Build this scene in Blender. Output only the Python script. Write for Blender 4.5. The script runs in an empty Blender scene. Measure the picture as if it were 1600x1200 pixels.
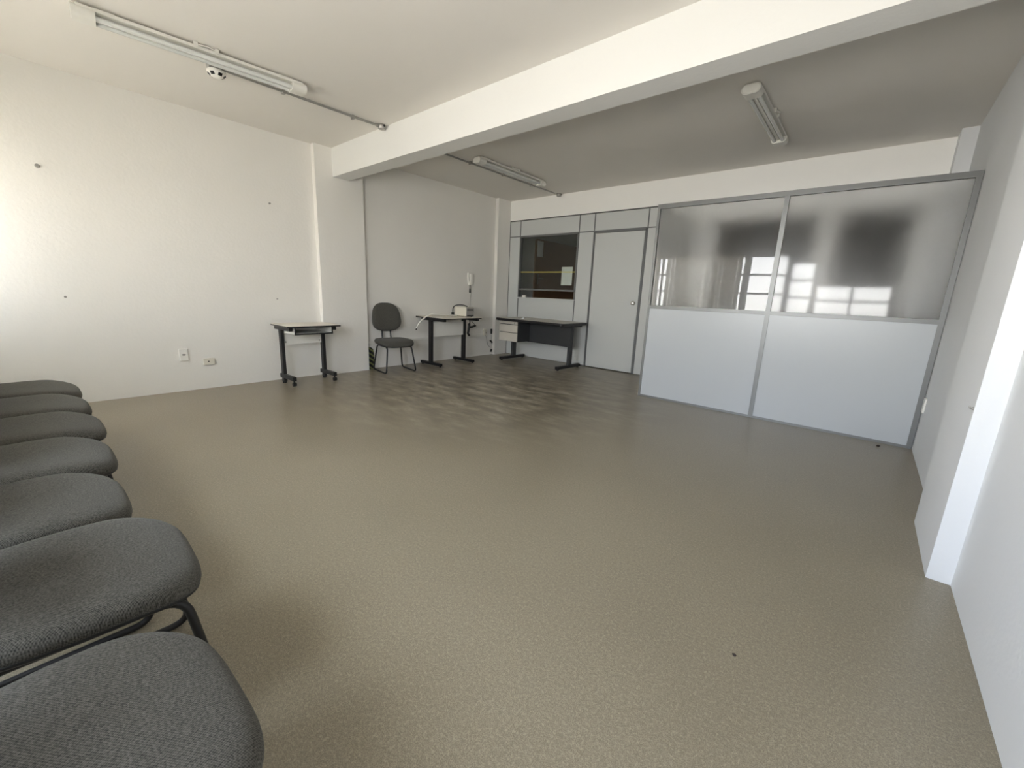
import bpy, bmesh, math, random
from mathutils import Vector, Matrix
random.seed(4)
S = bpy.context.scene
COL = S.collection
R = math.radians

# ------------------------------------------------------------------ camera
cam_d = bpy.data.cameras.new('camera')
cam = bpy.data.objects.new('camera', cam_d)
COL.objects.link(cam)
yaw, pitch, roll, FPX = 0.7019, -0.2166, -0.0415, 642.7
m = (Matrix.Rotation(yaw, 3, 'Z') @ Matrix.Rotation(pitch, 3, 'X') @ Matrix.Rotation(roll, 3, 'Y'))
right, fwd, up = m.col[0], m.col[1], m.col[2]
cm = Matrix((right, up, -fwd)).transposed().to_4x4()
cm.translation = (5.2633, -2.3251, 1.1284)
cam.matrix_world = cm
cam_d.sensor_fit = 'HORIZONTAL'
cam_d.sensor_width = 36.0
cam_d.lens = FPX / 1600 * 36.0
cam_d.clip_start = 0.02
S.camera = cam

# ------------------------------------------------------------------ view
S.view_settings.view_transform = 'Standard'
S.view_settings.look = 'None'
S.view_settings.gamma = 1.0
S.view_settings.use_curve_mapping = False
S.view_settings.exposure = 0.15
S.cycles.max_bounces = 14
S.cycles.diffuse_bounces = 9
S.cycles.transmission_bounces = 10
S.cycles.caustics_refractive = True
S.cycles.use_denoising = True

# ------------------------------------------------------------------ sky
SKY = 1.0
w = bpy.data.worlds.new('daylight')
S.world = w
w.use_nodes = True
nt = w.node_tree
bg = nt.nodes['Background']
tc = nt.nodes.new('ShaderNodeTexCoord')
sx = nt.nodes.new('ShaderNodeSeparateXYZ')
nt.links.new(tc.outputs['Generated'], sx.inputs[0])
mr = nt.nodes.new('ShaderNodeMapRange')
mr.inputs['From Min'].default_value = -1
mr.inputs['From Max'].default_value = 1
nt.links.new(sx.outputs['Z'], mr.inputs['Value'])
cr = nt.nodes.new('ShaderNodeValToRGB')
nt.links.new(mr.outputs[0], cr.inputs[0])
el = cr.color_ramp.elements
el[0].position = 0.0;  el[0].color = (0.50, 0.48, 0.44, 1)
el[1].position = 1.0;  el[1].color = (0.80, 0.90, 1.0, 1)
for pos, c in ((0.40, (0.72, 0.69, 0.64, 1)), (0.46, (0.98, 0.95, 0.90, 1)), (0.50, (0.98, 0.97, 0.94, 1)), (0.57, (0.96, 0.98, 1.0, 1)), (0.64, (0.74, 0.82, 0.96, 1))):
    e = el.new(pos); e.color = c
nt.links.new(cr.outputs[0], bg.inputs[0])
bg.inputs[1].default_value = 28.0 * SKY

def portal(name, x0, x1, z0, z1, y):
    d = bpy.data.lights.new(name, 'AREA')
    d.shape = 'RECTANGLE'; d.size = x1 - x0; d.size_y = z1 - z0
    d.cycles.is_portal = True
    o = bpy.data.objects.new(name, d); COL.objects.link(o)
    o.location = ((x0 + x1) / 2, y, (z0 + z1) / 2)
    o.rotation_euler = (R(90), 0, 0)          # faces +Y, into the room
    return o

# the openings of the window wall behind the camera: x0, x1, z0, z1
OPEN = [(0.12, 3.08, 0.95, 2.10), (3.16, 3.86, 0.95, 2.10), (3.92, 4.32, 0.95, 1.95), (4.38, 5.50, 0.95, 1.52)]
YW = -3.05
for i, (a, b, c, d) in enumerate(OPEN):
    portal('window_daylight', a, b, c, d, YW - 0.14)

# ------------------------------------------------------------------ materials
def mat(name, col, rough=0.5, metal=0.0, spec=0.5, bump=None, vary=None, coat=0.0):
    """bump=(scale, distance), vary=(scale, amount)"""
    M = bpy.data.materials.new(name); M.use_nodes = True
    t = M.node_tree; b = t.nodes['Principled BSDF']
    b.inputs['Base Color'].default_value = (*col, 1)
    b.inputs['Roughness'].default_value = rough
    b.inputs['Metallic'].default_value = metal
    b.inputs['Specular IOR Level'].default_value = spec
    b.inputs['Coat Weight'].default_value = coat
    g = t.nodes.new('ShaderNodeNewGeometry')
    if bump:
        n = t.nodes.new('ShaderNodeTexNoise'); n.inputs['Scale'].default_value = bump[0]
        n.inputs['Detail'].default_value = 4
        t.links.new(g.outputs['Position'], n.inputs['Vector'])
        bp = t.nodes.new('ShaderNodeBump'); bp.inputs['Distance'].default_value = bump[1]
        bp.inputs['Strength'].default_value = 0.6
        t.links.new(n.outputs['Fac'], bp.inputs['Height'])
        t.links.new(bp.outputs[0], b.inputs['Normal'])
    if vary:
        n = t.nodes.new('ShaderNodeTexNoise'); n.inputs['Scale'].default_value = vary[0]
        n.inputs['Detail'].default_value = 5
        t.links.new(g.outputs['Position'], n.inputs['Vector'])
        mx = t.nodes.new('ShaderNodeMix'); mx.data_type = 'RGBA'
        mx.inputs['A'].default_value = (*[c * (1 - vary[1]) for c in col], 1)
        mx.inputs['B'].default_value = (*[min(1, c * (1 + vary[1])) for c in col], 1)
        t.links.new(n.outputs['Fac'], mx.inputs['Factor'])
        t.links.new(mx.outputs['Result'], b.inputs['Base Color'])
    return M

M = {}
M['paint_cream'] = mat('cream wall paint', (0.80, 0.785, 0.745), 0.7, spec=0.3, bump=(38, 0.0022), vary=(1.2, 0.03))
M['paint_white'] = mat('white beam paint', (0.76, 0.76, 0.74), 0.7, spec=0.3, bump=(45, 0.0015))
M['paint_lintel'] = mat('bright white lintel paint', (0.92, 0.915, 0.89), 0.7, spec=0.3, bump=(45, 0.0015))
M['paint_ceiling'] = mat('ceiling paint', (0.76, 0.735, 0.69), 0.8, spec=0.2, bump=(18, 0.0015), vary=(0.9, 0.03))
M['paint_right'] = mat('white wall paint', (0.68, 0.695, 0.71), 0.65, spec=0.35, bump=(40, 0.0015))
M['laminate_white'] = mat('white laminate', (0.475, 0.505, 0.53), 0.28, spec=0.5)
M['laminate_grey'] = mat('pale grey laminate', (0.56, 0.58, 0.575), 0.4, vary=(3, 0.02))
M['laminate_inner'] = mat('white laminate inside the screen', (0.80, 0.81, 0.81), 0.4)
M['alu'] = mat('grey aluminium profile', (0.20, 0.205, 0.205), 0.4, metal=0.5)
M['alu_dark'] = mat('dark grey profile', (0.16, 0.165, 0.17), 0.45, metal=0.3)
M['black'] = mat('black painted steel', (0.010, 0.010, 0.011), 0.4)
M['black_plastic'] = mat('black plastic', (0.014, 0.014, 0.014), 0.5)
M['graphite'] = mat('graphite laminate', (0.035, 0.037, 0.04), 0.5)
M['top_beige'] = mat('beige laminate top', (0.72, 0.67, 0.59), 0.35, vary=(9, 0.05))
M['top_grey'] = mat('grey laminate top', (0.42, 0.40, 0.36), 0.38, vary=(20, 0.06))
M['drawer'] = mat('beige drawer front', (0.56, 0.53, 0.47), 0.45, vary=(30, 0.03))
M['white_plastic'] = mat('white plastic', (0.82, 0.81, 0.76), 0.35)
M['ivory'] = mat('ivory plastic', (0.70, 0.67, 0.58), 0.45)
M['grey_plastic'] = mat('grey plastic', (0.30, 0.29, 0.27), 0.5)
M['lamp_white'] = mat('white enamelled sheet', (0.72, 0.71, 0.66), 0.4)
M['tube'] = mat('fluorescent tube glass', (0.66, 0.67, 0.65), 0.15)
M['steel'] = mat('galvanised steel', (0.42, 0.41, 0.39), 0.42, metal=0.8, vary=(60, 0.15))
M['chrome'] = mat('brushed chrome', (0.62, 0.61, 0.58), 0.25, metal=1.0)
M['paper'] = mat('white paper', (0.86, 0.87, 0.88), 0.8)
M['yellow'] = mat('yellow tape', (0.62, 0.55, 0.10), 0.5)
M['brown'] = mat('brown wood', (0.20, 0.11, 0.055), 0.5, vary=(6, 0.2))
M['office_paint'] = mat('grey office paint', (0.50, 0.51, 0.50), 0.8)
def blind_material():
    Mx = bpy.data.materials.new('translucent fabric slat'); Mx.use_nodes = True
    t = Mx.node_tree; b = t.nodes['Principled BSDF']
    b.inputs['Base Color'].default_value = (0.72, 0.70, 0.65, 1); b.inputs['Roughness'].default_value = 0.9
    tr = t.nodes.new('ShaderNodeBsdfTranslucent'); tr.inputs['Color'].default_value = (0.80, 0.77, 0.71, 1)
    mx = t.nodes.new('ShaderNodeMixShader'); mx.inputs[0].default_value = 0.5
    t.links.new(b.outputs[0], mx.inputs[1]); t.links.new(tr.outputs[0], mx.inputs[2])
    t.links.new(mx.outputs[0], t.nodes['Material Output'].inputs['Surface'])
    return Mx
M['blind'] = blind_material()
M['frame_dark'] = mat('dark window frame', (0.06, 0.06, 0.06), 0.5)
M['crumb'] = mat('dark crumb', (0.04, 0.03, 0.025), 0.9)

def floor_material():
    Mx = bpy.data.materials.new('speckled vinyl floor'); Mx.use_nodes = True
    t = Mx.node_tree; b = t.nodes['Principled BSDF']; L = t.links
    g = t.nodes.new('ShaderNodeNewGeometry')
    def noise(scale, detail=3, vec=None, rough=0.5):
        n = t.nodes.new('ShaderNodeTexNoise'); n.inputs['Scale'].default_value = scale
        n.inputs['Detail'].default_value = detail; n.inputs['Roughness'].default_value = rough
        L.new(vec if vec else g.outputs['Position'], n.inputs['Vector']); return n.outputs['Fac']
    def ramp(v, a, b2, c0, c1):
        r = t.nodes.new('ShaderNodeMapRange'); r.inputs['From Min'].default_value = a; r.inputs['From Max'].default_value = b2
        r.inputs['To Min'].default_value = c0; r.inputs['To Max'].default_value = c1
        L.new(v, r.inputs['Value']); return r.outputs[0]
    def mix(f, A, B, mode='MIX'):
        n = t.nodes.new('ShaderNodeMix'); n.data_type = 'RGBA'; n.blend_type = mode
        for key, v in (('Factor', f), ('A', A), ('B', B)):
            if isinstance(v, tuple): n.inputs[key].default_value = (*v, 1)
            elif isinstance(v, (int, float)): n.inputs[key].default_value = v
            else: L.new(v, n.inputs[key])
        return n.outputs['Result']
    def mul(a, c):
        n = t.nodes.new('ShaderNodeMath'); n.operation = 'MULTIPLY'
        for i, v in enumerate((a, c)):
            if isinstance(v, (int, float)): n.inputs[i].default_value = v
            else: L.new(v, n.inputs[i])
        return n.outputs[0]
    base = mix(ramp(noise(330, 2), 0.36, 0.64, 0, 1), (0.172, 0.147, 0.103), (0.312, 0.270, 0.196))
    base = mix(mul(ramp(noise(420, 1), 0.60, 0.72, 0, 1), 0.5), base, (0.42, 0.365, 0.26))
    base = mix(mul(ramp(noise(1.1, 4), 0.4, 0.75, 0, 1), 0.35), base, (0.170, 0.143, 0.097))
    base = mix(mul(ramp(noise(95, 2), 0.42, 0.68, 0, 1), 0.45), base, (0.150, 0.128, 0.090))
    base = mix(mul(ramp(noise(120, 1), 0.56, 0.70, 0, 1), 0.30), base, (0.44, 0.39, 0.29))
    # worn polish streaks in the far corner (a wear patch with its own outline)
    mp = t.nodes.new('ShaderNodeMapping'); mp.inputs['Rotation'].default_value = (0, 0, R(-38))
    mp.inputs['Scale'].default_value = (3.0, 8.5, 1)
    L.new(g.outputs['Position'], mp.inputs['Vector'])
    streak = noise(1.0, 6, mp.outputs[0], 0.62)
    dist = t.nodes.new('ShaderNodeVectorMath'); dist.operation = 'DISTANCE'
    L.new(g.outputs['Position'], dist.inputs[0]); dist.inputs[1].default_value = (1.7, 1.5, 0)
    patch = ramp(dist.outputs['Value'], 1.0, 2.4, 1, 0)
    dark = mul(ramp(streak, 0.49, 0.60, 0, 1), patch)
    light = mul(ramp(streak, 0.36, 0.47, 1, 0), patch)
    base = mix(mul(dark, 0.55), base, (0.082, 0.066, 0.050))
    base = mix(mul(light, 0.62), base, (0.50, 0.455, 0.375))
    L.new(base, b.inputs['Base Color'])
    rs = t.nodes.new('ShaderNodeMath'); rs.operation = 'ADD'
    rs.inputs[0].default_value = 0.31; L.new(mul(light, 0.12), rs.inputs[1])
    L.new(rs.outputs[0], b.inputs['Roughness'])
    bp = t.nodes.new('ShaderNodeBump'); bp.inputs['Distance'].default_value = 0.0002; bp.inputs['Strength'].default_value = 0.5
    L.new(noise(300, 2), bp.inputs['Height']); L.new(bp.outputs[0], b.inputs['Normal'])
    return Mx
M['floor'] = floor_material()

def fabric_material():
    Mx = bpy.data.materials.new('grey woven upholstery'); Mx.use_nodes = True
    t = Mx.node_tree; b = t.nodes['Principled BSDF']; L = t.links
    tcn = t.nodes.new('ShaderNodeTexCoord')
    sp = t.nodes.new('ShaderNodeSeparateXYZ')
    mp = t.nodes.new('ShaderNodeMapping'); mp.inputs['Rotation'].default_value = (0, 0, R(12))
    L.new(tcn.outputs['Object'], mp.inputs[0]); L.new(mp.outputs[0], sp.inputs[0])
    def sine(o, k):
        a = t.nodes.new('ShaderNodeMath'); a.operation = 'MULTIPLY'; a.inputs[1].default_value = k; L.new(o, a.inputs[0])
        s = t.nodes.new('ShaderNodeMath'); s.operation = 'SINE'; L.new(a.outputs[0], s.inputs[0]); return s.outputs[0]
    k = 2 * math.pi / 0.0048
    p = t.nodes.new('ShaderNodeMath'); p.operation = 'MULTIPLY'
    L.new(sine(sp.outputs[0], k), p.inputs[0]); L.new(sine(sp.outputs[1], k), p.inputs[1])
    n = t.nodes.new('ShaderNodeTexNoise'); n.inputs['Scale'].default_value = 260; L.new(tcn.outputs['Object'], n.inputs['Vector'])
    a = t.nodes.new('ShaderNodeMath'); a.operation = 'MULTIPLY_ADD'; a.inputs[1].default_value = 0.21
    L.new(p.outputs[0], a.inputs[0]); L.new(n.outputs['Fac'], a.inputs[2])
    r = t.nodes.new('ShaderNodeValToRGB'); L.new(a.outputs[0], r.inputs[0])
    e = r.color_ramp.elements
    e[0].position = 0.2; e[0].color = (0.026, 0.026, 0.023, 1)
    e[1].position = 0.85; e[1].color = (0.140, 0.134, 0.117, 1)
    L.new(r.outputs[0], b.inputs['Base Color'])
    b.inputs['Roughness'].default_value = 0.95; b.inputs['Specular IOR Level'].default_value = 0.15
    b.inputs['Sheen Weight'].default_value = 0.08
    bp = t.nodes.new('ShaderNodeBump'); bp.inputs['Distance'].default_value = 0.0012; bp.inputs['Strength'].default_value = 0.5
    L.new(a.outputs[0], bp.inputs['Height']); L.new(bp.outputs[0], b.inputs['Normal'])
    return Mx
M['fabric'] = fabric_material()

def glass_material(name, gl_rough, tr_rough, tint, boost):
    Mx = bpy.data.materials.new(name); Mx.use_nodes = True
    t = Mx.node_tree; L = t.links
    t.nodes.remove(t.nodes['Principled BSDF'])
    out = t.nodes['Material Output']
    gl = t.nodes.new('ShaderNodeBsdfGlossy'); gl.inputs['Roughness'].default_value = gl_rough
    rf = t.nodes.new('ShaderNodeBsdfRefraction'); rf.inputs['Roughness'].default_value = tr_rough
    rf.inputs['IOR'].default_value = 1.35; rf.inputs['Color'].default_value = (*tint, 1)
    fr = t.nodes.new('ShaderNodeFresnel'); fr.inputs['IOR'].default_value = 1.5
    mu = t.nodes.new('ShaderNodeMath'); mu.operation = 'MULTIPLY'; mu.inputs[1].default_value = boost; mu.use_clamp = True
    L.new(fr.outputs[0], mu.inputs[0])
    mx = t.nodes.new('ShaderNodeMixShader')
    L.new(mu.outputs[0], mx.inputs[0]); L.new(rf.outputs[0], mx.inputs[1]); L.new(gl.outputs[0], mx.inputs[2])
    L.new(mx.outputs[0], out.inputs['Surface'])
    return Mx
M['frost_smooth'] = glass_material('frosted pane glossy side', 0.012, 0.38, (1.0, 1.0, 1.0), 0.75)
M['frost_soft'] = glass_material('frosted pane satin side', 0.05, 0.42, (1.0, 1.0, 1.0), 0.75)
M['clear_glass'] = glass_material('clear glass', 0.0, 0.0, (0.9, 0.92, 0.9), 1.0)

def stripes_material():
    Mx = bpy.data.materials.new('black and yellow striping'); Mx.use_nodes = True
    t = Mx.node_tree; b = t.nodes['Principled BSDF']; L = t.links
    g = t.nodes.new('ShaderNodeTexCoord'); sp = t.nodes.new('ShaderNodeSeparateXYZ'); L.new(g.outputs['Object'], sp.inputs[0])
    a = t.nodes.new('ShaderNodeMath'); a.operation = 'MULTIPLY_ADD'; a.inputs[1].default_value = 0.7
    L.new(sp.outputs[1], a.inputs[0]); L.new(sp.outputs[2], a.inputs[2])
    d = t.nodes.new('ShaderNodeMath'); d.operation = 'PINGPONG'; d.inputs[1].default_value = 0.033; L.new(a.outputs[0], d.inputs[0])
    c = t.nodes.new('ShaderNodeMath'); c.operation = 'GREATER_THAN'; c.inputs[1].default_value = 0.020; L.new(d.outputs[0], c.inputs[0])
    mx = t.nodes.new('ShaderNodeMix'); mx.data_type = 'RGBA'
    mx.inputs['A'].default_value = (0.012, 0.012, 0.012, 1); mx.inputs['B'].default_value = (0.20, 0.22, 0.08, 1)
    L.new(c.outputs[0], mx.inputs['Factor']); L.new(mx.outputs['Result'], b.inputs['Base Color'])
    b.inputs['Roughness'].default_value = 0.6
    return Mx
M['stripes'] = stripes_material()

# ------------------------------------------------------------------ mesh helpers
class MB:
    def __init__(self): self.bm = bmesh.new()
    def box(self, x0, y0, z0, x1, y1, z1, bev=0.0, seg=2):
        bm = self.bm
        r = bmesh.ops.create_cube(bm, size=1.0)
        vs = r['verts']
        for v in vs:
            v.co = Vector(((x0 + x1) / 2 + v.co.x * (x1 - x0), (y0 + y1) / 2 + v.co.y * (y1 - y0), (z0 + z1) / 2 + v.co.z * (z1 - z0)))
        if bev:
            es = list({e for v in vs for e in v.link_edges})
            bmesh.ops.bevel(bm, geom=es, offset=bev, segments=seg, affect='EDGES', profile=0.5)
        return self
    def loft(self, rings, cap=True, closed=True):
        bm = self.bm
        vr = [[bm.verts.new(p) for p in ring] for ring in rings]
        n = len(rings[0])
        for a, b in zip(vr, vr[1:]):
            for i in range(n if closed else n - 1):
                j = (i + 1) % n
                bm.faces.new((a[i], a[j], b[j], b[i]))
        if cap:
            bm.faces.new(list(reversed(vr[0]))); bm.faces.new(vr[-1])
        return self
    def tube(self, pts, r, seg=10, closed=False):
        pts = [Vector(p) for p in pts]; n = len(pts); rings = []
        nrm = None
        for i, p in enumerate(pts):
            if closed: d = pts[(i + 1) % n] - pts[i - 1]
            else: d = pts[min(i + 1, n - 1)] - pts[max(i - 1, 0)]
            d.normalize()
            if nrm is None:
                nrm = d.orthogonal().normalized()
            else:
                nrm = (nrm - d * nrm.dot(d)).normalized()
            bi = d.cross(nrm)
            rr = r[i] if isinstance(r, (list, tuple)) else r
            rings.append([p + (nrm * math.cos(2 * math.pi * k / seg) + bi * math.sin(2 * math.pi * k / seg)) * rr for k in range(seg)])
        if closed: rings.append(rings[0]); 
        if closed:
            vr = [[self.bm.verts.new(q) for q in ring] for ring in rings[:-1]]
            for i in range(n):
                a, b = vr[i], vr[(i + 1) % n]
                for k in range(seg):
                    self.bm.faces.new((a[k], a[(k + 1) % seg], b[(k + 1) % seg], b[k]))
            return self
        return self.loft(rings)
    def cyl(self, p0, p1, r0, r1=None, seg=16):
        return self.tube([p0, p1], [r0, r0 if r1 is None else r1], seg)
    def revolve(self, c, prof, seg=24):
        rings = [[(c[0] + r * math.cos(2 * math.pi * k / seg), c[1] + r * math.sin(2 * math.pi * k / seg), c[2] + z) for k in range(seg)] for r, z in prof]
        return self.loft(rings)
    def build(self, name, material, parent=None, smooth=None):
        bm = self.bm
        bmesh.ops.recalc_face_normals(bm, faces=bm.faces)
        me = bpy.data.meshes.new(name); bm.to_mesh(me); bm.free()
        me.materials.append(M[material] if isinstance(material, str) else material)
        if smooth:
            for p in me.polygons: p.use_smooth = True
            if smooth != True: me.set_sharp_from_angle(angle=R(smooth))
        o = bpy.data.objects.new(name, me); COL.objects.link(o)
        if parent: o.parent = parent
        return o

def fillet(pts, r, seg=6, closed=False):
    """round the corners of a polyline"""
    pts = [Vector(p) for p in pts]; n = len(pts); out = []
    for i in range(n):
        if not closed and i in (0, n - 1): out.append(pts[i]); continue
        p, a, b = pts[i], pts[i - 1], pts[(i + 1) % n]
        da, db = (a - p), (b - p)
        rr = min(r, da.length * 0.48, db.length * 0.48)
        s, e = p + da.normalized() * rr, p + db.normalized() * rr
        for k in range(seg + 1):
            u = k / seg
            out.append(s * (1 - u) ** 2 + p * 2 * u * (1 - u) + e * u * u)
    return out

def smooth_path(pts, n=8):
    """Catmull-Rom through the points"""
    P = [Vector(p) for p in pts]; P = [P[0] * 2 - P[1]] + P + [P[-1] * 2 - P[-2]]
    out = []
    for i in range(1, len(P) - 2):
        for k in range(n):
            t = k / n
            out.append(0.5 * ((2 * P[i]) + (P[i + 1] - P[i - 1]) * t + (2 * P[i - 1] - 5 * P[i] + 4 * P[i + 1] - P[i + 2]) * t * t
                              + (-P[i - 1] + 3 * P[i] - 3 * P[i + 1] + P[i + 2]) * t ** 3))
    out.append(P[-2]); return out

def superellipse(a, b, e, n=56):
    r = []
    for k in range(n):
        t = 2 * math.pi * k / n
        c, s = math.cos(t), math.sin(t)
        r.append((math.copysign(abs(c) ** (2 / e), c) * a, math.copysign(abs(s) ** (2 / e), s) * b))
    return r

def tag(o, label, cat, group=None, kind=None):
    o['label'] = label; o['category'] = cat
    if group: o['group'] = group
    if kind: o['kind'] = kind
    return o
def thing(name, label, cat, loc=(0, 0, 0), rz=0.0, group=None):
    o = bpy.data.objects.new(name, None); COL.objects.link(o)
    o.location = loc; o.rotation_euler = (0, 0, rz); o.empty_display_size = 0.1
    return tag(o, label, cat, group)
def struct(o, label, cat):
    return tag(o, label, cat, None, 'structure')
def copy_tree(o, parent=None):
    c = o.copy(); COL.objects.link(c); c.parent = parent
    for ch in list(o.children): copy_tree(ch, c)
    return c

# ------------------------------------------------------------------ the room
H = 2.73; D1 = 3.59; D2 = 2.31; W = 5.715; T = 0.2; YB = 6.6
struct(MB().box(-T, YW - T, -0.15, W + T, YB + T, 0).build('floor', 'floor'), 'glossy speckled grey-brown floor with worn streaks', 'floor')
struct(MB().box(-T, YW - T, H, W + T, YB + T, H + 0.15).build('ceiling', 'paint_ceiling'), 'plain painted ceiling on both sides of the beam', 'ceiling')
struct(MB().box(-T, YW, 0, 0, D1, H).build('wall_left', 'paint_cream'), 'cream textured left wall', 'wall')
struct(MB().box(W, YW, 0, W + T, D1 + 0.06, H).build('wall_right', 'paint_right'), 'white right wall', 'wall')
struct(MB().box(0, 0.095, 0, 0.0716, 0.703, H).build('column_left', 'paint_cream'), 'shallow cream wall column under the left end of the beam', 'column')
struct(MB().box(0, 3.27, 0, 0.068, D1, H).build('column_corner', 'paint_cream'), 'narrow cream column in the far left corner', 'column')
struct(MB().box(5.638, 0.06, 0, W, 0.68, H).build('column_right', 'paint_right'), 'shallow white column on the right wall', 'column')
struct(MB().box(5.605, 3.35, 0, W, D1, H).build('column_far', 'paint_right'), 'narrow white column behind the frosted partition at far right', 'column')
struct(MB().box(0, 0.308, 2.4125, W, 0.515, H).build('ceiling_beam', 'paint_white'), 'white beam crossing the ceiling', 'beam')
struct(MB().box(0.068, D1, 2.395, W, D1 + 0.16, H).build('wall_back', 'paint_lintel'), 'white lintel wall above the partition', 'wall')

# window wall behind the camera
ww = MB()
xs = [-T] + [v for o in OPEN for v in o[:2]] + [W + T]
ww.box(-T, YW - T, 0, W + T, YW, 0.95)
ww.box(-T, YW - T, 2.10, W + T, YW, H)
for i in range(0, len(xs), 2): ww.box(xs[i], YW - T, 0.95, xs[i + 1], YW, 2.10)
ww.box(3.92, YW - T, 1.95, 4.32, YW, 2.10)
ww.box(4.38, YW - T, 1.52, 5.50, YW, 2.10)
struct(ww.build('wall_front', 'paint_cream'), 'window wall behind the camera', 'wall')
for i, (a, b, c, d) in enumerate(OPEN):
    fr = MB(); y0, y1 = YW - 0.12, YW - 0.08; f = 0.022
    fr.box(a, y0, c, b, y1, c + f * 1.5); fr.box(a, y0, d - f, b, y1, d)
    fr.box(a, y0, c, a + f, y1, d); fr.box(b - f, y0, c, b, y1, d)
    f2 = 0.02
    nx = max(1, round((b - a) / 0.62))
    for k in range(1, nx): fr.box(a + (b - a) * k / nx - f2, y0, c, a + (b - a) * k / nx + f2, y1, d)
    nz = 3 if d > 1.9 else 2
    for k in range(1, nz): fr.box(a, y0, c + (d - c) * k / nz - f2, b, y1, c + (d - c) * k / nz + f2)
    o = fr.build('window_%d' % (i + 2), 'frame_dark')
    struct(o, 'dark framed window of the wall behind the camera', 'window')

# office behind the panel partition
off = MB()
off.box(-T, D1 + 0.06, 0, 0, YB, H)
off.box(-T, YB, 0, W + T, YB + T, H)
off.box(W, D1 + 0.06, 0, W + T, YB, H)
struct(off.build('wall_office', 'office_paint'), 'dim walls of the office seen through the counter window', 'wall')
bd = MB().box(0.0, 4.43, 0, 0.035, 6.35, 2.20, 0.004).build('door_2', 'brown')
struct(bd, 'brown wooden door seen through the counter window', 'door')
k = MB(); k.box(0.035, 4.50, 1.33, 0.043, 4.54, 1.53, 0.003)
k.tube(fillet([(0.043, 4.52, 1.45), (0.09, 4.52, 1.45), (0.09, 4.63, 1.445)], 0.02), 0.009)
k.build('door_handle', 'chrome', bd, 40)
tag(MB().box(0.035, 4.47, 1.87, 0.039, 4.66, 2.17).build('notice', 'paper'), 'pale paper notice pinned on the brown door near its top', 'paper')

# ------------------------------------------------------------------ panel partition with counter window and door
pw = bpy.data.objects.new('wall_partition', None); COL.objects.link(pw)
struct(pw, 'pale grey panel partition with counter window and door', 'wall')
XC = [0.07, 0.316, 1.53, 1.804, 2.665, 2.80]
ZT = 2.12; yF, yK = D1, D1 + 0.05
g = 0.006
def panel(x0, x1, z0, z1, m='laminate_grey'):
    MB().box(x0 + g, yF + 0.004, z0 + g, x1 - g, yK, z1 - g, 0.001, 1).build('panel', m, pw)
for i in range(5): panel(XC[i], XC[i + 1], ZT, 2.385)
panel(XC[0], XC[1], 0.0, ZT); panel(XC[2], XC[3], 0.0, ZT); panel(XC[4], XC[5], 0.0, ZT)
panel(XC[1], XC[2], 0.0, 1.06)
panel(2.80, 3.32, 0.0, 2.385)
# bays inside the frosted enclosure, two openings filled by black sheets added for the dark blurs
panel(3.32, 3.60, 0, 2.385, 'laminate_inner'); panel(3.60, 4.64, 2.12, 2.385, 'laminate_inner'); panel(3.60, 4.64, 0, 1.06, 'laminate_inner'); panel(4.64, 4.84, 0, 2.385, 'laminate_inner')
panel(4.84, 5.44, 2.12, 2.385, 'laminate_inner'); panel(5.44, 5.605, 0, 2.385, 'laminate_inner')
struct(MB().box(3.61, yF + 0.012, 1.065, 4.63, yF + 0.03, 2.11).build('window_6', 'black_plastic'), 'black sheet added for the dark blur behind the left frosted pane', 'window')
struct(MB().box(4.85, yF + 0.008, 0.01, 5.43, yF + 0.04, 2.11).build('dark_sheet_right', 'black_plastic'), 'black sheet added for the dark blur behind the right frosted pane', 'door')
pr = MB(); p = 0.008
for x in XC: pr.box(x - p, yF - 0.002, 0, x + p, yK, 2.395)
pr.box(XC[0], yF - 0.002, 2.385, W - 0.11, yK, 2.3952)
pr.box(XC[0], yF - 0.0021, ZT - p, XC[5], yK, ZT + p)
pr.build('profile', 'alu_dark', pw)
# counter window
wn = bpy.data.objects.new('window_1', None); COL.objects.link(wn)
struct(wn, 'dark counter window with ticket slot and yellow stripe', 'window')
a, b = XC[1], XC[2]
fr = MB(); f = 0.022; y0, y1 = yF - 0.008, yK + 0.01
fr.box(a, y0, 1.20, a + f, y1, ZT); fr.box(b - f, y0, 1.20, b, y1, ZT); fr.box(a, y0, ZT - f, b, y1, ZT)
fr.box(a, y0, 1.195, b, y1, 1.222)
fr.box(a, y0, 1.06, a + 0.014, y1, 1.2); fr.box(b - 0.014, y0, 1.06, b, y1, 1.2)
fr.build('window_frame', 'alu', wn)
MB().box(a - 0.005, yF - 0.03, 1.052, b + 0.005, yK + 0.18, 1.07, 0.003).build('counter_ledge', 'laminate_grey', wn)
MB().box(a + f, yF + 0.028, 1.222, b - f, yF + 0.033, ZT - f).build('pane', 'clear_glass', wn)
MB().box(a + f, yF + 0.0262, 1.505, b - f, yF + 0.0278, 1.517).build('yellow_stripe', 'yellow', wn)
tag(MB().box(1.222, yF + 0.034, 1.295, 1.435, yF + 0.0355, 1.595).build('paper_sheet', 'paper'), 'white paper sheet taped inside the counter window glass', 'paper')
tag(MB().box(0.42, yF - 0.012, 1.07, 0.50, yF + 0.03, 1.105, 0.006).build('eraser', 'white_plastic'), 'small white block lying in the counter window slot', 'eraser')
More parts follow.
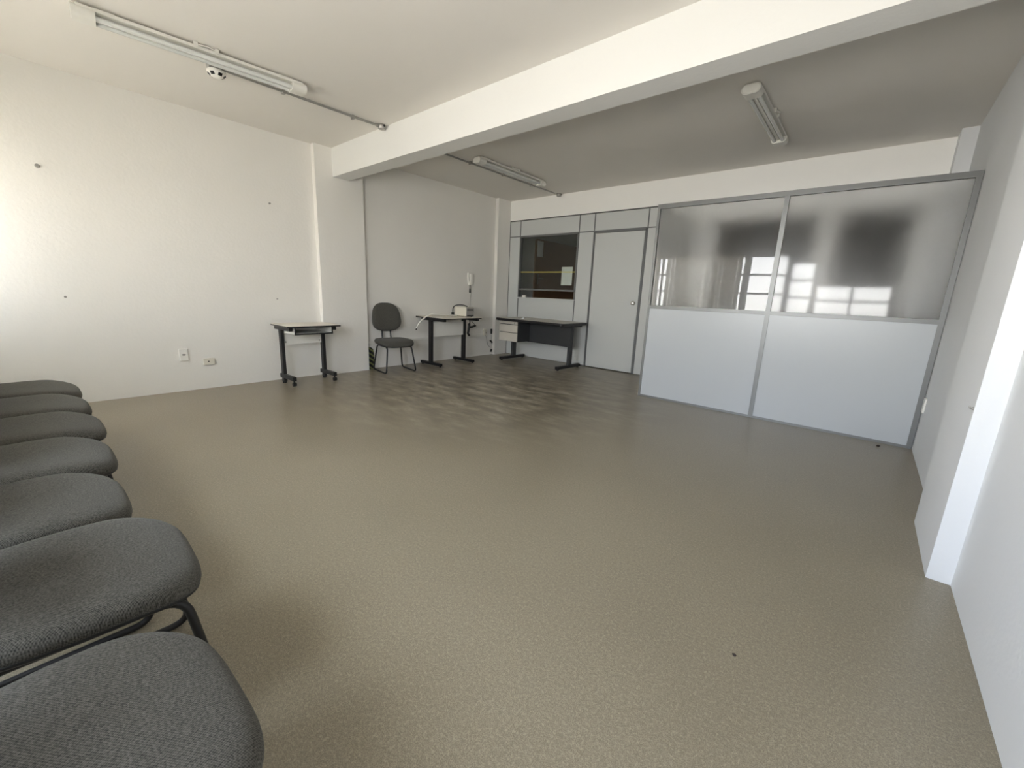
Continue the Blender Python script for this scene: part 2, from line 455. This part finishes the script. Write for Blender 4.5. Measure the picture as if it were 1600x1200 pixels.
# door
dr = bpy.data.objects.new('door_1', None); COL.objects.link(dr)
struct(dr, 'pale grey door with round knob in the panel partition', 'door')
a, b = XC[3], XC[4]
MB().box(a + 0.028, yF - 0.004, 0.012, b - 0.034, yF + 0.034, 2.085, 0.002).build('door_leaf', 'laminate_grey', dr)
jb = MB(); jb.box(a + 0.006, yF - 0.010, 0, a + 0.023, yK, 2.115); jb.box(b - 0.028, yF - 0.010, 0, b - 0.006, yK, 2.115); jb.box(a + 0.006, yF - 0.010, 2.09, b - 0.006, yK, 2.115)
jb.build('door_frame', 'alu_dark', dr)
kn = MB()
def knob(mb, c):
    rings = []
    for r, d in ((0.030, 0.0), (0.030, 0.006), (0.012, 0.008), (0.012, 0.028), (0.022, 0.034), (0.027, 0.046), (0.024, 0.060), (0.010, 0.065)):
        rings.append([(c[0] + r * math.cos(2 * math.pi * k / 20), c[1] - d, c[2] + r * math.sin(2 * math.pi * k / 20)) for k in range(20)])
    mb.loft(rings)
knob(kn, (2.565, yF - 0.004, 1.06)); kn.build('door_knob', 'chrome', dr, 40)

# ------------------------------------------------------------------ frosted glass partition in front
gp = thing('glazed_partition', 'white and frosted glass office screen standing against the right wall', 'partition', (0, 0, 0))
gp['kind'] = 'structure'
q0, q1, q2 = 3.32, 4.515, W - 0.003
y0, y1 = D2, D2 + 0.04; ZP = 2.134
fr = MB(); pp = 0.02
fr.box(q0, y0, 0, q0 + 0.028, y1, ZP); fr.box(q2 - 0.035, y0, 0, q2, y1, ZP); fr.box(q1 - pp, y0, 0, q1 + pp, y1, ZP)
fr.box(q0, y0 - 0.001, ZP - 0.045, q2, y1, ZP); fr.box(q0, y0 - 0.001, 1.025, q2, y1, 1.062); fr.box(q0, y0 - 0.001, 0, q2, y1, 0.022)
fr.build('frame', 'alu', gp)
for (xa, xb, gm) in ((q0 + 0.028, q1 - pp, 'frost_smooth'), (q1 + pp, q2 - 0.035, 'frost_soft')):
    MB().box(xa, y0 + 0.005, 0.022, xb, y1 - 0.005, 1.025).build('panel', 'laminate_white', gp)
    MB().box(xa, y0 + 0.016, 1.062, xb, y0 + 0.022, ZP - 0.045).build('pane', gm, gp)
MB().box(q0, y1, 0, q0 + 0.035, D1 - 0.001, ZP).build('side_panel', 'laminate_inner', gp)

# ------------------------------------------------------------------ visitor chairs
def seat_mesh():
    mb = MB(); rings = []
    prof = [(0.93, 0.382), (0.975, 0.385), (1.0, 0.397), (0.998, 0.408), (0.978, 0.420), (0.935, 0.430), (0.86, 0.436), (0.70, 0.4395), (0.45, 0.440), (0.2, 0.4395), (0.03, 0.439)]
    for s, z in prof:
        ring = []
        for x, y in superellipse(0.246 * s, 0.228 * s, 3.7):
            zz = z - 0.026 * max(0, (y - 0.02) / 0.2) ** 2.2 + 0.012 * max(0, (-y - 0.05) / 0.17) ** 2 + 0.010 * (abs(x) / 0.238) ** 2 * (1 if y < 0.1 else max(0, 1 - (y - 0.1) / 0.1))
            xx = x * (1 - 0.07 * max(0, -y) / 0.22) * (1 - 0.05 * max(0, y - 0.05) / 0.17)
            ring.append((xx, y, zz))
        rings.append(ring)
    return mb.loft(rings)
def seat_shell():
    mb = MB(); rings = []
    for s, z in [(0.72, 0.367), (0.88, 0.370), (0.955, 0.376), (0.988, 0.384), (0.978, 0.390), (0.90, 0.392)]:
        ring = []
        for x, y in superellipse(0.246 * s, 0.228 * s, 3.7):
            zz = z - 0.026 * max(0, (y - 0.02) / 0.2) ** 2.2 + 0.012 * max(0, (-y - 0.05) / 0.17) ** 2 + 0.010 * (abs(x) / 0.238) ** 2 * (1 if y < 0.1 else max(0, 1 - (y - 0.1) / 0.1))
            xx = x * (1 - 0.07 * max(0, -y) / 0.22) * (1 - 0.05 * max(0, y - 0.05) / 0.17)
            ring.append((xx, y, zz))
        rings.append(ring)
    return mb.loft(rings)
BT = R(-9)                                         # backrest lean
def back_pt(x, d, z):                              # x across, d towards the sitter, z up; about the pivot behind the seat
    zc = 0.44
    y = d * math.cos(BT) + (z - zc) * math.sin(BT) - 0.225
    return (x, y, zc + (z - zc) * math.cos(BT) - d * math.sin(BT))
def back_mesh(prof):
    mb = MB(); rings = []
    for s, d in prof:
        ring = []
        for x, z in superellipse(0.205 * s, 0.196 * s, 2.8):
            xx = x * (1 - 0.12 * z / 0.196)
            ring.append(back_pt(xx, d + 0.10 * xx * xx / 0.2 , 0.735 + z))
        rings.append(ring)
    return mb.loft(rings)
def make_chair():
    t = thing('visitor_chair', 'x', 'chair')
    seat_mesh().build('seat', 'fabric', t, True)
    seat_shell().build('seat_shell', 'black_plastic', t, True)
    back_mesh([(0.90, 0.0), (0.985, 0.004), (1.0, 0.018), (0.98, 0.034), (0.92, 0.043), (0.75, 0.048), (0.4, 0.050), (0.04, 0.050)]).build('backrest', 'fabric', t, True)
    back_mesh([(0.7, -0.020), (0.9, -0.014), (0.99, -0.002), (1.012, 0.008), (0.99, 0.012), (0.9, 0.012)]).build('backrest_shell', 'black_plastic', t, True)
    for s in (-1, 1):
        up_ = MB(); x = s * 0.062
        pts = fillet([(x, 0.02, 0.363), (x, -0.235, 0.363), back_pt(x, -0.022, 0.49), back_pt(x, -0.022, 0.80)], 0.05)
        up_.tube(pts, 0.011, 8)
        up_.build('back_support', 'black', t, True)
        lg = MB()
        c = [(s * 0.215, -0.215, 0.012), (s * 0.215, 0.225, 0.012), (s * 0.172, 0.175, 0.358), (s * 0.172, -0.165, 0.358)]
        lg.tube(fillet(c, 0.055, 7, True), 0.0105, 10, True)
        lg.build('leg', 'black', t, True)
    br = MB(); br.tube([(-0.172, 0.06, 0.358), (0.172, 0.06, 0.358)], 0.010); br.tube([(-0.172, -0.08, 0.358), (0.172, -0.08, 0.358)], 0.010)
    br.build('crossbar', 'black', t, True)
    return t
chair = make_chair()
chair.location = (0.325, 0.945, 0); chair.rotation_euler.z = R(-99.6)
tag(chair, 'grey fabric chair with its back to the wall, alone between column and table', 'chair')
ROW = [(4.478, -2.385, 1.5, 'first'), (3.910, -2.336, -1.5, 'second'), (3.402, -2.409, 0, 'third'), (2.903, -2.388, 0, 'fourth'),
       (2.397, -2.372, 0, 'fifth'), (1.895, -2.383, 0, 'sixth'), (1.393, -2.388, 0, 'seventh')]
for x, y, rz, word in ROW:
    c = copy_tree(chair); c.location = (x, y, 0); c.rotation_euler.z = R(rz)
    extra = {'first': 'nearest the camera', 'seventh': 'nearest the cream left wall'}.get(word, 'counted from the camera')
    tag(c, 'grey fabric chair, %s in the row by the windows, %s' % (word, extra), 'chair', 'row of grey chairs along the windows')

# ------------------------------------------------------------------ small computer table by the column
t = thing('computer_table', 'small beige-topped black table with keyboard shelf, standing beside the column', 'table', (0.30, -0.222, 0), R(-90 + 1.5))
# local: +Y faces the room, X along the wall (local +X is towards the camera side)
MB().box(-0.300, -0.205, 0.668, 0.300, 0.235, 0.686, 0.003).build('tabletop', 'top_beige', t)
e = MB(); e.box(-0.302, -0.207, 0.664, 0.302, 0.237, 0.6795, 0.003); e.build('edge_band', 'black', t)
for s in (-1, 1):
    lg = MB(); x = s * 0.238
    lg.box(x - 0.018, -0.125, 0.02, x + 0.018, -0.065, 0.64, 0.003)
    lg.box(x - 0.0185 + s * 0.012, -0.20, 0.622, x + 0.0185 + s * 0.012, 0.19, 0.664, 0.003)
    o = lg.build('leg', 'black', t)
    ft = MB().box(x - 0.020, -0.165, 0.062, x + 0.020, 0.175, 0.108, 0.004).build('foot', 'black', t)
    cs = MB(); cs.cyl((x, 0.150, 0.062), (x, 0.150, 0.04), 0.009)
    cs.cyl((x - 0.017, 0.155, 0.022), (x - 0.004, 0.155, 0.022), 0.022, seg=20); cs.cyl((x + 0.004, 0.155, 0.022), (x + 0.017, 0.155, 0.022), 0.022, seg=20)
    cs.build('caster', 'black_plastic', t, 40)
    gl = MB(); gl.cyl((x, -0.1, 0.0), (x, -0.1, 0.03), 0.022); gl.build('glide', 'black_plastic', t, 40)
sh = MB()
sh.box(-0.215, -0.19, 0.585, 0.215, 0.20, 0.597); sh.box(-0.215, -0.19, 0.597, -0.205, 0.20, 0.664); sh.box(0.205, -0.19, 0.597, 0.215, 0.20, 0.664); sh.box(-0.215, -0.19, 0.585, 0.215, -0.18, 0.664)
sh.build('keyboard_shelf', 'white_plastic', t)
e = MB(); e.box(-0.218, 0.2, 0.580, 0.218, 0.206, 0.596); e.box(-0.218, 0.2, 0.596, -0.204, 0.206, 0.664); e.box(0.204, 0.2, 0.596, 0.218, 0.206, 0.664); e.build('shelf_edging', 'black', t)
mp_ = MB().box(-0.222, -0.112, 0.445, 0.222, -0.096, 0.572).build('modesty_panel', 'white_plastic', t)
for s in (-1, 1):
    MB().cyl((s * 0.195, -0.096, 0.475), (s * 0.195, -0.092, 0.475), 0.007).build('bolt', 'black', mp_)

# ------------------------------------------------------------------ table with T legs under the intercom
t = thing('side_table', 'beige-topped table on black T-shaped legs below the wall telephone', 'table', (0.33, 1.955, 0), R(-90))
MB().box(-0.345, -0.31, 0.724, 0.415, 0.345, 0.742, 0.003).build('tabletop', 'top_beige', t)
MB().box(-0.347, -0.312, 0.718, 0.417, 0.347, 0.736, 0.003).build('edge_band', 'black', t)
for s in (-1, 1):
    lg = MB(); x = s * 0.335
    lg.box(x - 0.02, -0.085, 0.04, x + 0.02, -0.015, 0.70, 0.004)
    lg.box(x - 0.02, -0.26, 0.682, x + 0.02, 0.28, 0.718, 0.003)
    lg.build('leg', 'black', t)
    ft = MB(); ft.box(x - 0.024, -0.28, 0.014, x + 0.024, 0.195, 0.054, 0.006)
    ft.build('foot', 'black', t)
    for gy in (0.17, -0.25): MB().cyl((x, gy, 0), (x, gy, 0.016), 0.016).build('glide', 'black_plastic', t)
MB().box(-0.315, -0.058, 0.44, 0.315, -0.042, 0.66).build('modesty_panel', 'white_plastic', t)

# ------------------------------------------------------------------ desk with drawers
t = thing('office_desk', 'grey-topped desk with three beige drawers in front of the counter window', 'desk', (1.185, 3.14, 0), R(-2.2))
hw = 0.70
def rtop(hx, y0, y1, z0, z1, r, bev):
    pts = fillet([(-hx, y0, 0), (hx, y0, 0), (hx, y1, 0), (-hx, y1, 0)], r, 5, True)
    rings = []
    for z, i in ((z0, bev), (z0 + bev, 0), (z1 - bev, 0), (z1, bev)):
        rings.append([(p.x * (1 - i / hx), p.y * (1 - i / 0.35), z) for p in pts])
    return MB().loft(rings)
rtop(hw - 0.006, -0.339, 0.334, 0.690, 0.7255, 0.05, 0.002).build('desktop', 'top_grey', t)
rtop(hw, -0.345, 0.340, 0.682, 0.7225, 0.055, 0.006).build('edge_band', 'black', t)
for s in (-1, 1):
    lg = MB(); x = s * 0.60
    lg.box(x - 0.022, 0.0, 0.04, x + 0.022, 0.085, 0.69, 0.004)
    lg.box(x - 0.022, -0.27, 0.655, x + 0.022, 0.30, 0.688, 0.003)
    lg.build('leg', 'graphite', t)
    MB().box(x - 0.028, -0.285, 0.016, x + 0.028, 0.325, 0.062, 0.006).build('foot', 'black', t)
    for gy in (-0.25, 0.29): MB().cyl((x, gy, 0), (x, gy, 0.02), 0.018).build('glide', 'black_plastic', t)
MB().box(-0.575, 0.045, 0.335, 0.575, 0.062, 0.682).build('modesty_panel', 'graphite', t)
MB().box(-0.652, -0.262, 0.345, -0.246, 0.045, 0.681, 0.002).build('drawer_cabinet', 'graphite', t)
for z0, z1 in ((0.632, 0.679), (0.497, 0.622), (0.348, 0.487)):
    d = MB().box(-0.655, -0.280, z0, -0.244, -0.262, z1, 0.003).build('drawer', 'drawer', t)
    if z0 > 0.6:
        k = MB(); k.cyl((-0.305, -0.280, 0.655), (-0.305, -0.285, 0.655), 0.008); k.build('lock', 'chrome', d)
cr_ = MB()
pts = []
for k in range(4):
    pts.append([(0.0 + 0.035 * math.cos(a) * (1 - 0.25 * k) + 0.01 * k, 0.02 * math.sin(a) * (1 - 0.2 * k), 0.007 * k + 0.003 * math.sin(3 * a + k)) for a in [2 * math.pi * i / 9 for i in range(9)]])
cr_.loft(pts)
o = cr_.build('paper_scrap', 'paper'); o.location = (0.93, 2.99, 0.727)
tag(o, 'small crumpled white paper scrap on the desk top', 'paper')

# ------------------------------------------------------------------ power unit, hose and leads on the side table
t = thing('power_unit', 'ivory metal box lying on the far end of the beige side table', 'appliance', (0.40, 2.19, 0.742), R(-2))
MB().box(-0.14, -0.08, 0.008, 0.13, 0.08, 0.150, 0.008).build('casing', 'ivory', t)
ep = MB().box(0.13, -0.076, 0.010, 0.139, 0.076, 0.146, 0.003).build('end_plate', 'grey_plastic', t)
for z0, z1 in ((0.100, 0.118), (0.016, 0.032)):
    MB().box(0.139, -0.066, z0, 0.1405, 0.062, z1).build('vent_slot', 'black', ep)
for px in (-0.11, 0.1):
    for py in (-0.06, 0.06):
        MB().cyl((px, py, 0), (px, py, 0.01), 0.012).build('rubber_foot', 'black_plastic', t)
c = MB(); P = smooth_path([(0.42, 2.235, 0.898), (0.38, 2.19, 0.915), (0.33, 2.13, 0.918), (0.28, 2.09, 0.900), (0.265, 2.07, 0.86), (0.262, 2.068, 0.80)])
c.tube(P, 0.008); 
o = c.build('power_lead', 'black_plastic', t, True)
o.matrix_parent_inverse = (Matrix.Translation(t.location) @ Matrix.Rotation(t.rotation_euler.z, 4, 'Z')).inverted()
c = MB(); c.box(0.246, 2.048, 0.7425, 0.280, 2.088, 0.803, 0.008); c.build('plug', 'black_plastic', o)
hs = MB(); P = smooth_path([(0.34, 2.09, 0.753), (0.30, 1.85, 0.768), (0.30, 1.66, 0.780), (0.30, 1.545, 0.755), (0.30, 1.455, 0.705), (0.30, 1.385, 0.645), (0.30, 1.340, 0.575)])
hs.tube(P, 0.010, 10); o = hs.build('hose', 'white_plastic', None, True)
tag(o, 'white hose curving off the edge of the beige side table', 'hose')
hs = MB(); hs.cyl((0.30, 1.340, 0.575), (0.30, 1.333, 0.552), 0.008); hs.build('hose_tip', 'black_plastic', o)
# leads hanging below the table end
c = MB(); c.tube(smooth_path([(0.31, 2.318, 0.72), (0.31, 2.325, 0.70), (0.31, 2.40, 0.66), (0.31, 2.388, 0.60)]), 0.005)
c.tube(smooth_path([(0.30, 2.386, 0.72), (0.27, 2.46, 0.66), (0.25, 2.56, 0.60), (0.25, 2.58, 0.575)]), 0.004)
c.tube(smooth_path([(0.30, 2.386, 0.70), (0.28, 2.42, 0.63), (0.27, 2.39, 0.60)]), 0.004)
o = c.build('hanging_lead', 'black_plastic', None, True)
tag(o, 'thin black leads hanging behind the table end with two plugs', 'cable')
for q in ([(0.31, 2.388, 0.62), (0.31, 2.378, 0.55), (0.31, 2.370, 0.50), (0.31, 2.36, 0.46), (0.31, 2.39, 0.42)], [(0.25, 2.44, 0.548), (0.25, 2.51, 0.556), (0.25, 2.585, 0.575)]):
    MB().tube(smooth_path(q, 4), 0.018, 8).build('plug', 'black_plastic', o, True)

# ------------------------------------------------------------------ wall telephone
t = thing('wall_telephone', 'white door telephone handset hanging on the wall above the side table', 'telephone', (0, 2.672, 1.235))
MB().loft([[(0, -0.036, 0.0), (0, 0.036, 0.0), (0.026, 0.034, 0.004), (0.026, -0.034, 0.004)], [(0, -0.048, 0.04), (0, 0.048, 0.04), (0.030, 0.046, 0.04), (0.030, -0.046, 0.04)],
    [(0, -0.062, 0.13), (0, 0.062, 0.13), (0.030, 0.059, 0.13), (0.030, -0.059, 0.13)], [(0, -0.058, 0.19), (0, 0.058, 0.19), (0.029, 0.055, 0.19), (0.029, -0.055, 0.19)], [(0, -0.045, 0.207), (0, 0.045, 0.207), (0.024, 0.042, 0.205), (0.024, -0.042, 0.205)]]).build('wall_base', 'white_plastic', t, 40)
hd = MB(); rings = []
for z, wd, d0, d1 in ((0.008, 0.022, 0.026, 0.042), (0.014, 0.030, 0.024, 0.056), (0.05, 0.033, 0.026, 0.060), (0.075, 0.026, 0.036, 0.058), (0.12, 0.025, 0.040, 0.060), (0.145, 0.032, 0.028, 0.064), (0.185, 0.032, 0.024, 0.060), (0.192, 0.024, 0.027, 0.046)):
    rings.append([(d0 + (d1 - d0) / 2 + (d1 - d0) / 2 * sx_, y_, z) for y_, sx_ in superellipse(wd * 1.35, 1, 3, 20)])
hd.loft(rings); hd.build('handset', 'white_plastic', t, 50)
c = MB(); c.tube(smooth_path([(0.02, 0.012, 0.005), (0.018, 0.02, -0.05), (0.016, 0.018, -0.16), (0.014, 0.005, -0.25), (0.012, 0.0, -0.47), (0.012, 0.0, -0.53)]), 0.0028, 6)
c.build('wire', 'grey_plastic', t, True)
c = MB(); c.tube([(0.02, -0.012, 0.005), (0.022, -0.014, -0.045), (0.024, -0.014, -0.06), (0.025, -0.014, -0.115), (0.025, -0.014, -0.128)], [0.006, 0.006, 0.011, 0.015, 0.010], 10)
c.build('lead_plug', 'black_plastic', t, True)

# ------------------------------------------------------------------ sockets, raceway and wall bits
o = MB(); o.box(0.0, 0.703, 0.358, 0.024, 3.01, 0.392, 0.003)
tag(o.build('cable_raceway', 'white_plastic'), 'thin cream cable channel running along the wall behind chair and table', 'raceway')
def plate(name, label, y0, y1, z0, z1, th, m1, m2, hole):
    t = thing(name, label, 'socket', (0, (y0 + y1) / 2, z0))
    hy, hz = (y1 - y0) / 2, z1 - z0
    MB().box(0, -hy, 0, th, hy, hz, min(0.006, th * 0.4)).build('cover_plate', m1, t)
    for (py, pz, ry, rz_) in hole:
        rings = [[(x, py + ry * math.cos(a), pz + rz_ * math.sin(a)) for a in [2 * math.pi * i / 14 for i in range(14)]] for x in (th, th + 0.0015)]
        MB().loft(rings).build('socket_hole', m2, t)
    return t
plate('wall_socket', 'white upright wall socket with oval inset on the cream wall', -1.373, -1.296, 0.316, 0.440, 0.018, 'white_plastic', 'grey_plastic', [(0.0, 0.064, 0.017, 0.009)])
plate('wall_socket', 'grey horizontal socket plate with a dark centre, right of the white one', -1.180, -1.073, 0.256, 0.326, 0.020, 'ivory', 'black', [(-0.005, 0.036, 0.007, 0.007)])
t = plate('wall_socket', 'rounded cream socket at the end of the cable channel near the corner', 3.02, 3.10, 0.362, 0.475, 0.03, 'ivory', 'black', [(0.012, 0.05, 0.006, 0.01)])
MB().tube(smooth_path([(0.028, 3.06, 0.365), (0.02, 3.09, 0.33), (0.012, 3.12, 0.26), (0.012, 3.15, 0.18), (0.012, 3.20, 0.14)]), 0.004, 6).build('wire', 'grey_plastic', t, True).location = (0, -3.06, -0.362)
o = MB(); o.tube(smooth_path([(0.012, 3.225, 0.47), (0.012, 3.23, 0.36), (0.012, 3.235, 0.25), (0.012, 3.24, 0.16), (0.014, 3.235, 0.085)]), 0.003, 6)
o = tag(o.build('corner_lead', 'grey_plastic', None, True), 'thin lead with three black plugs dangling in the far left corner', 'cable')
for q in ([(0.016, 3.225, 0.475), (0.018, 3.225, 0.43), (0.016, 3.228, 0.385)], [(0.018, 3.20, 0.262), (0.02, 3.225, 0.245), (0.018, 3.25, 0.222)], [(0.02, 3.225, 0.05), (0.02, 3.235, 0.075), (0.018, 3.242, 0.10)]):
    MB().tube(q, 0.016, 8).build('plug', 'black_plastic', o, True)
BOLTS = [(-2.108, 1.973, 'upper left bolt stub sticking out of the cream wall', 0.016), (-2.089, 0.943, 'lower left dark plug hole cap in the cream wall', 0.009),
         (-0.399, 1.994, 'upper right dark bolt stub in the cream wall near the column', 0.010), (-0.399, 0.955, 'lower right small bolt stub above the small computer table', 0.007)]
for y, z, lab, r in BOLTS:
    o = MB(); o.cyl((0, y, z), (0.012 + r, y, z), r, r * 0.8, 10); o = o.build('wall_bolt', 'grey_plastic', None, 40)
    tag(o, lab, 'bolt', 'bolt stubs in the cream wall')
# hazard striped strip leaning behind the column
o = MB(); rings = []
for x in (0.004, 0.022):
    rings.append([(x, y, z) for y, z in [(0.0, 0), (0.085, 0), (0.075, 0.24), (0.062, 0.285), (0.035, 0.305), (0.0, 0.305)]])
o.loft(rings); o = o.build('hazard_strip', 'stripes'); o.location = (0.0, 0.735, 0)
tag(o, 'black and yellow striped strip standing in the corner behind the column', 'marker')
t = thing('wall_socket', 'white wall socket low on the right wall beside the partition', 'socket', (W, 2.19, 0.34))
MB().box(-0.014, -0.04, 0, 0, 0.04, 0.115, 0.005).build('cover_plate', 'white_plastic', t)
o = MB(); o.cyl((5.638, 0.072, 0.757), (5.634, 0.072, 0.757), 0.006); o.tube(smooth_path([(5.636, 0.072, 0.757), (5.629, 0.072, 0.757), (5.626, 0.072, 0.761), (5.627, 0.072, 0.766)]), 0.003, 6)
tag(o.build('wall_hook', 'steel', None, True), 'small metal hook screwed into the white column edge', 'hook')
for x, y, lab, r in ((5.116, -0.967, 'tiny dark crumb on the open floor in front of the camera', 0.006), (5.50, 2.18, 'small dark crumb on the floor at the foot of the white screen', 0.013)):
    o = MB(); rings = []
    for z, s in ((0.0, 0.8), (r * 0.5, 1.0), (r, 0.5)):
        rings.append([(x + r * s * math.cos(a) * random.uniform(0.7, 1.3), y + r * s * math.sin(a) * random.uniform(0.7, 1.2), z) for a in [2 * math.pi * i / 8 for i in range(8)]])
    o.loft(rings); tag(o.build('crumb', 'crumb'), lab, 'debris')

# ------------------------------------------------------------------ ceiling fixtures
def make_lamp():
    t = thing('tube_lamp', 'x', 'lamp')
    L = 0.66; cz = -0.062
    def stadium(hx, hz, zc, n=12):
        pts = []
        for k in range(n + 1): a = -math.pi / 2 + math.pi * k / n; pts.append((hx - hz + hz * math.cos(a), zc + hz * math.sin(a)))
        for k in range(n + 1): a = math.pi / 2 + math.pi * k / n; pts.append((-hx + hz + hz * math.cos(a), zc + hz * math.sin(a)))
        return pts
    bk = MB(); bk.box(-0.058, -L + 0.02, -0.034, 0.058, L - 0.02, -0.014, 0.003); bk.box(-0.010, -L + 0.1, -0.062, 0.010, L - 0.1, -0.034)
    bk.build('back_plate', 'lamp_white', t)
    for s in (-1, 1):
        sec = stadium(0.066, 0.034, -0.050)
        MB().loft([[(x, s * (L - 0.105), z) for x, z in sec], [(x, s * L, z) for x, z in sec]]).build('end_cap', 'lamp_white', t, 40)
        sec = stadium(0.056, 0.025, -0.050)
        MB().loft([[(x, s * L, z) for x, z in sec], [(x, s * (L + 0.004), z) for x, z in sec]]).build('end_plate', 'white_plastic', t, 40)
        MB().cyl((s * 0.033, -L + 0.10, cz), (s * 0.033, L - 0.10, cz), 0.015, seg=14).build('tube', 'tube', t, 40)
    for y in (-0.06, 0.06): MB().box(0.045, y - 0.012, -0.03, 0.072, y + 0.012, 0.0, 0.002).build('clip', 'lamp_white', t)
    for y in (-L + 0.1, L - 0.2): MB().box(-0.03, y, -0.016, 0.03, y + 0.1, 0.0).build('bracket', 'lamp_white', t)
    MB().tube(smooth_path([(0.060, -0.05, -0.012), (0.085, 0.0, -0.016), (0.060, 0.05, -0.012)]), 0.004, 6).build('wire', 'white_plastic', t, True)
    return t
lamp = make_lamp(); lamp.location = (1.372, -1.246, H); lamp.rotation_euler.z = R(-5.2)
tag(lamp, 'long white tube lamp on the ceiling in front of the beam, beside the smoke sensor', 'lamp', 'tube lamps on the ceiling')
l2 = copy_tree(lamp); l2.location = (1.363, 2.12, H); l2.rotation_euler.z = 0
tag(l2, 'white tube lamp behind the beam, alongside the conduit', 'lamp', 'tube lamps on the ceiling')
l3 = copy_tree(lamp); l3.location = (4.310, 2.06, H); l3.rotation_euler.z = 0
tag(l3, 'white tube lamp with two bare tubes above the frosted screen', 'lamp', 'tube lamps on the ceiling')

def conduit(label, pts, boxes, jl):
    c = MB(); c.tube(pts, 0.0105, 10)
    y = pts[0][1] + 0.45
    while y < pts[-1][1] - 0.2:
        c.box(pts[0][0] - 0.02, y - 0.01, H - 0.034, pts[0][0] + 0.02, y + 0.01, H, 0.002); y += 0.62
    tag(c.build('conduit', 'steel', None, 40), label, 'conduit')
    for (x, yy, lab) in jl:
        t = thing('junction_box', lab, 'junction box', (x, yy, H))
        b = MB(); b.revolve((0, 0, 0), [(0.030, -0.002), (0.036, -0.006), (0.036, -0.038), (0.031, -0.044)], 16)
        b.cyl((0, -0.03, -0.02), (0, -0.052, -0.02), 0.016); b.cyl((0.03, 0, -0.02), (0.046, 0, -0.02), 0.015)
        b.build('box_body', 'steel', t, 40)
        MB().cyl((0.046, 0, -0.02), (0.0475, 0, -0.02), 0.011).build('knockout', 'black', t)
conduit('thin steel conduit on the ceiling running past the first lamp to the beam', [(1.185, -1.10, H - 0.018), (1.215, 0.24, H - 0.018)], None,
        [(1.225, 0.258, 'grey metal junction box where the conduit meets the beam')])
conduit('thin dark steel conduit behind the beam running to the white lintel wall', [(1.115, 0.516, H - 0.018), (1.125, 3.45, H - 0.018)], None,
        [(1.135, 3.53, 'grey metal junction box at the top of the white lintel wall')])
t = thing('smoke_sensor', 'round white smoke sensor hanging from the conduit beside the first tube lamp', 'sensor', (1.195, -1.135, H))
b = MB(); b.box(-0.035, -0.055, -0.045, 0.035, 0.055, 0.0, 0.004); b.build('mount_box', 'steel', t)
b = MB(); b.revolve((0, 0, -0.045), [(0.052, 0.0), (0.062, -0.005), (0.062, -0.018), (0.047, -0.034), (0.032, -0.047), (0.010, -0.051)], 24); b.build('sensor_head', 'white_plastic', t, 40)
for k in range(6):
    a = k * math.pi / 3 + 0.2
    c_, s_ = math.cos(a), math.sin(a)
    p0 = Vector((c_ * 0.041, s_ * 0.041, -0.0855)); p1 = Vector((c_ * 0.0565, s_ * 0.0565, -0.0695)); tv = Vector((-s_, c_, 0)) * 0.013
    n_ = (p1 - p0).cross(tv).normalized() * 0.002
    MB().loft([[p0 - tv - n_, p1 - tv - n_, p1 + tv - n_, p0 + tv - n_], [p0 - tv + n_, p1 - tv + n_, p1 + tv + n_, p0 + tv + n_]]).build('vent', 'black', t)

# ------------------------------------------------------------------ vertical blinds in the window wall (slats past the gap seen in the glass)
t = thing('vertical_blind', 'grey vertical blind in the window wall, partly mirrored in the left frosted pane, its unseen left slats added to dim daylight', 'blind', (0, YW + 0.05, 0))
MB().box(0.10, -0.02, 2.10, 3.12, 0.02, 2.14, 0.004).build('head_rail', 'white_plastic', t)
x = 0.30; k = 0  # slats before the gap are unseen, added to dim the near left wall
while x < 3.06:
    if 1.33 < x < 1.46: x = 1.50
    a = R(12 + 8 * math.sin(k * 1.7)); 
    sl = MB(); hw_ = 0.05
    sl.loft([[(x + sx_ * hw_ * math.cos(a) - 0.0008 * math.sin(a) * q, sx_ * hw_ * math.sin(a) + 0.0008 * q, z) for sx_, q in ((-1, -1), (1, -1), (1, 1), (-1, 1))] for z in (0.90, 2.10)])
    sl.build('slat', 'blind', t)
    x += 0.094; k += 1
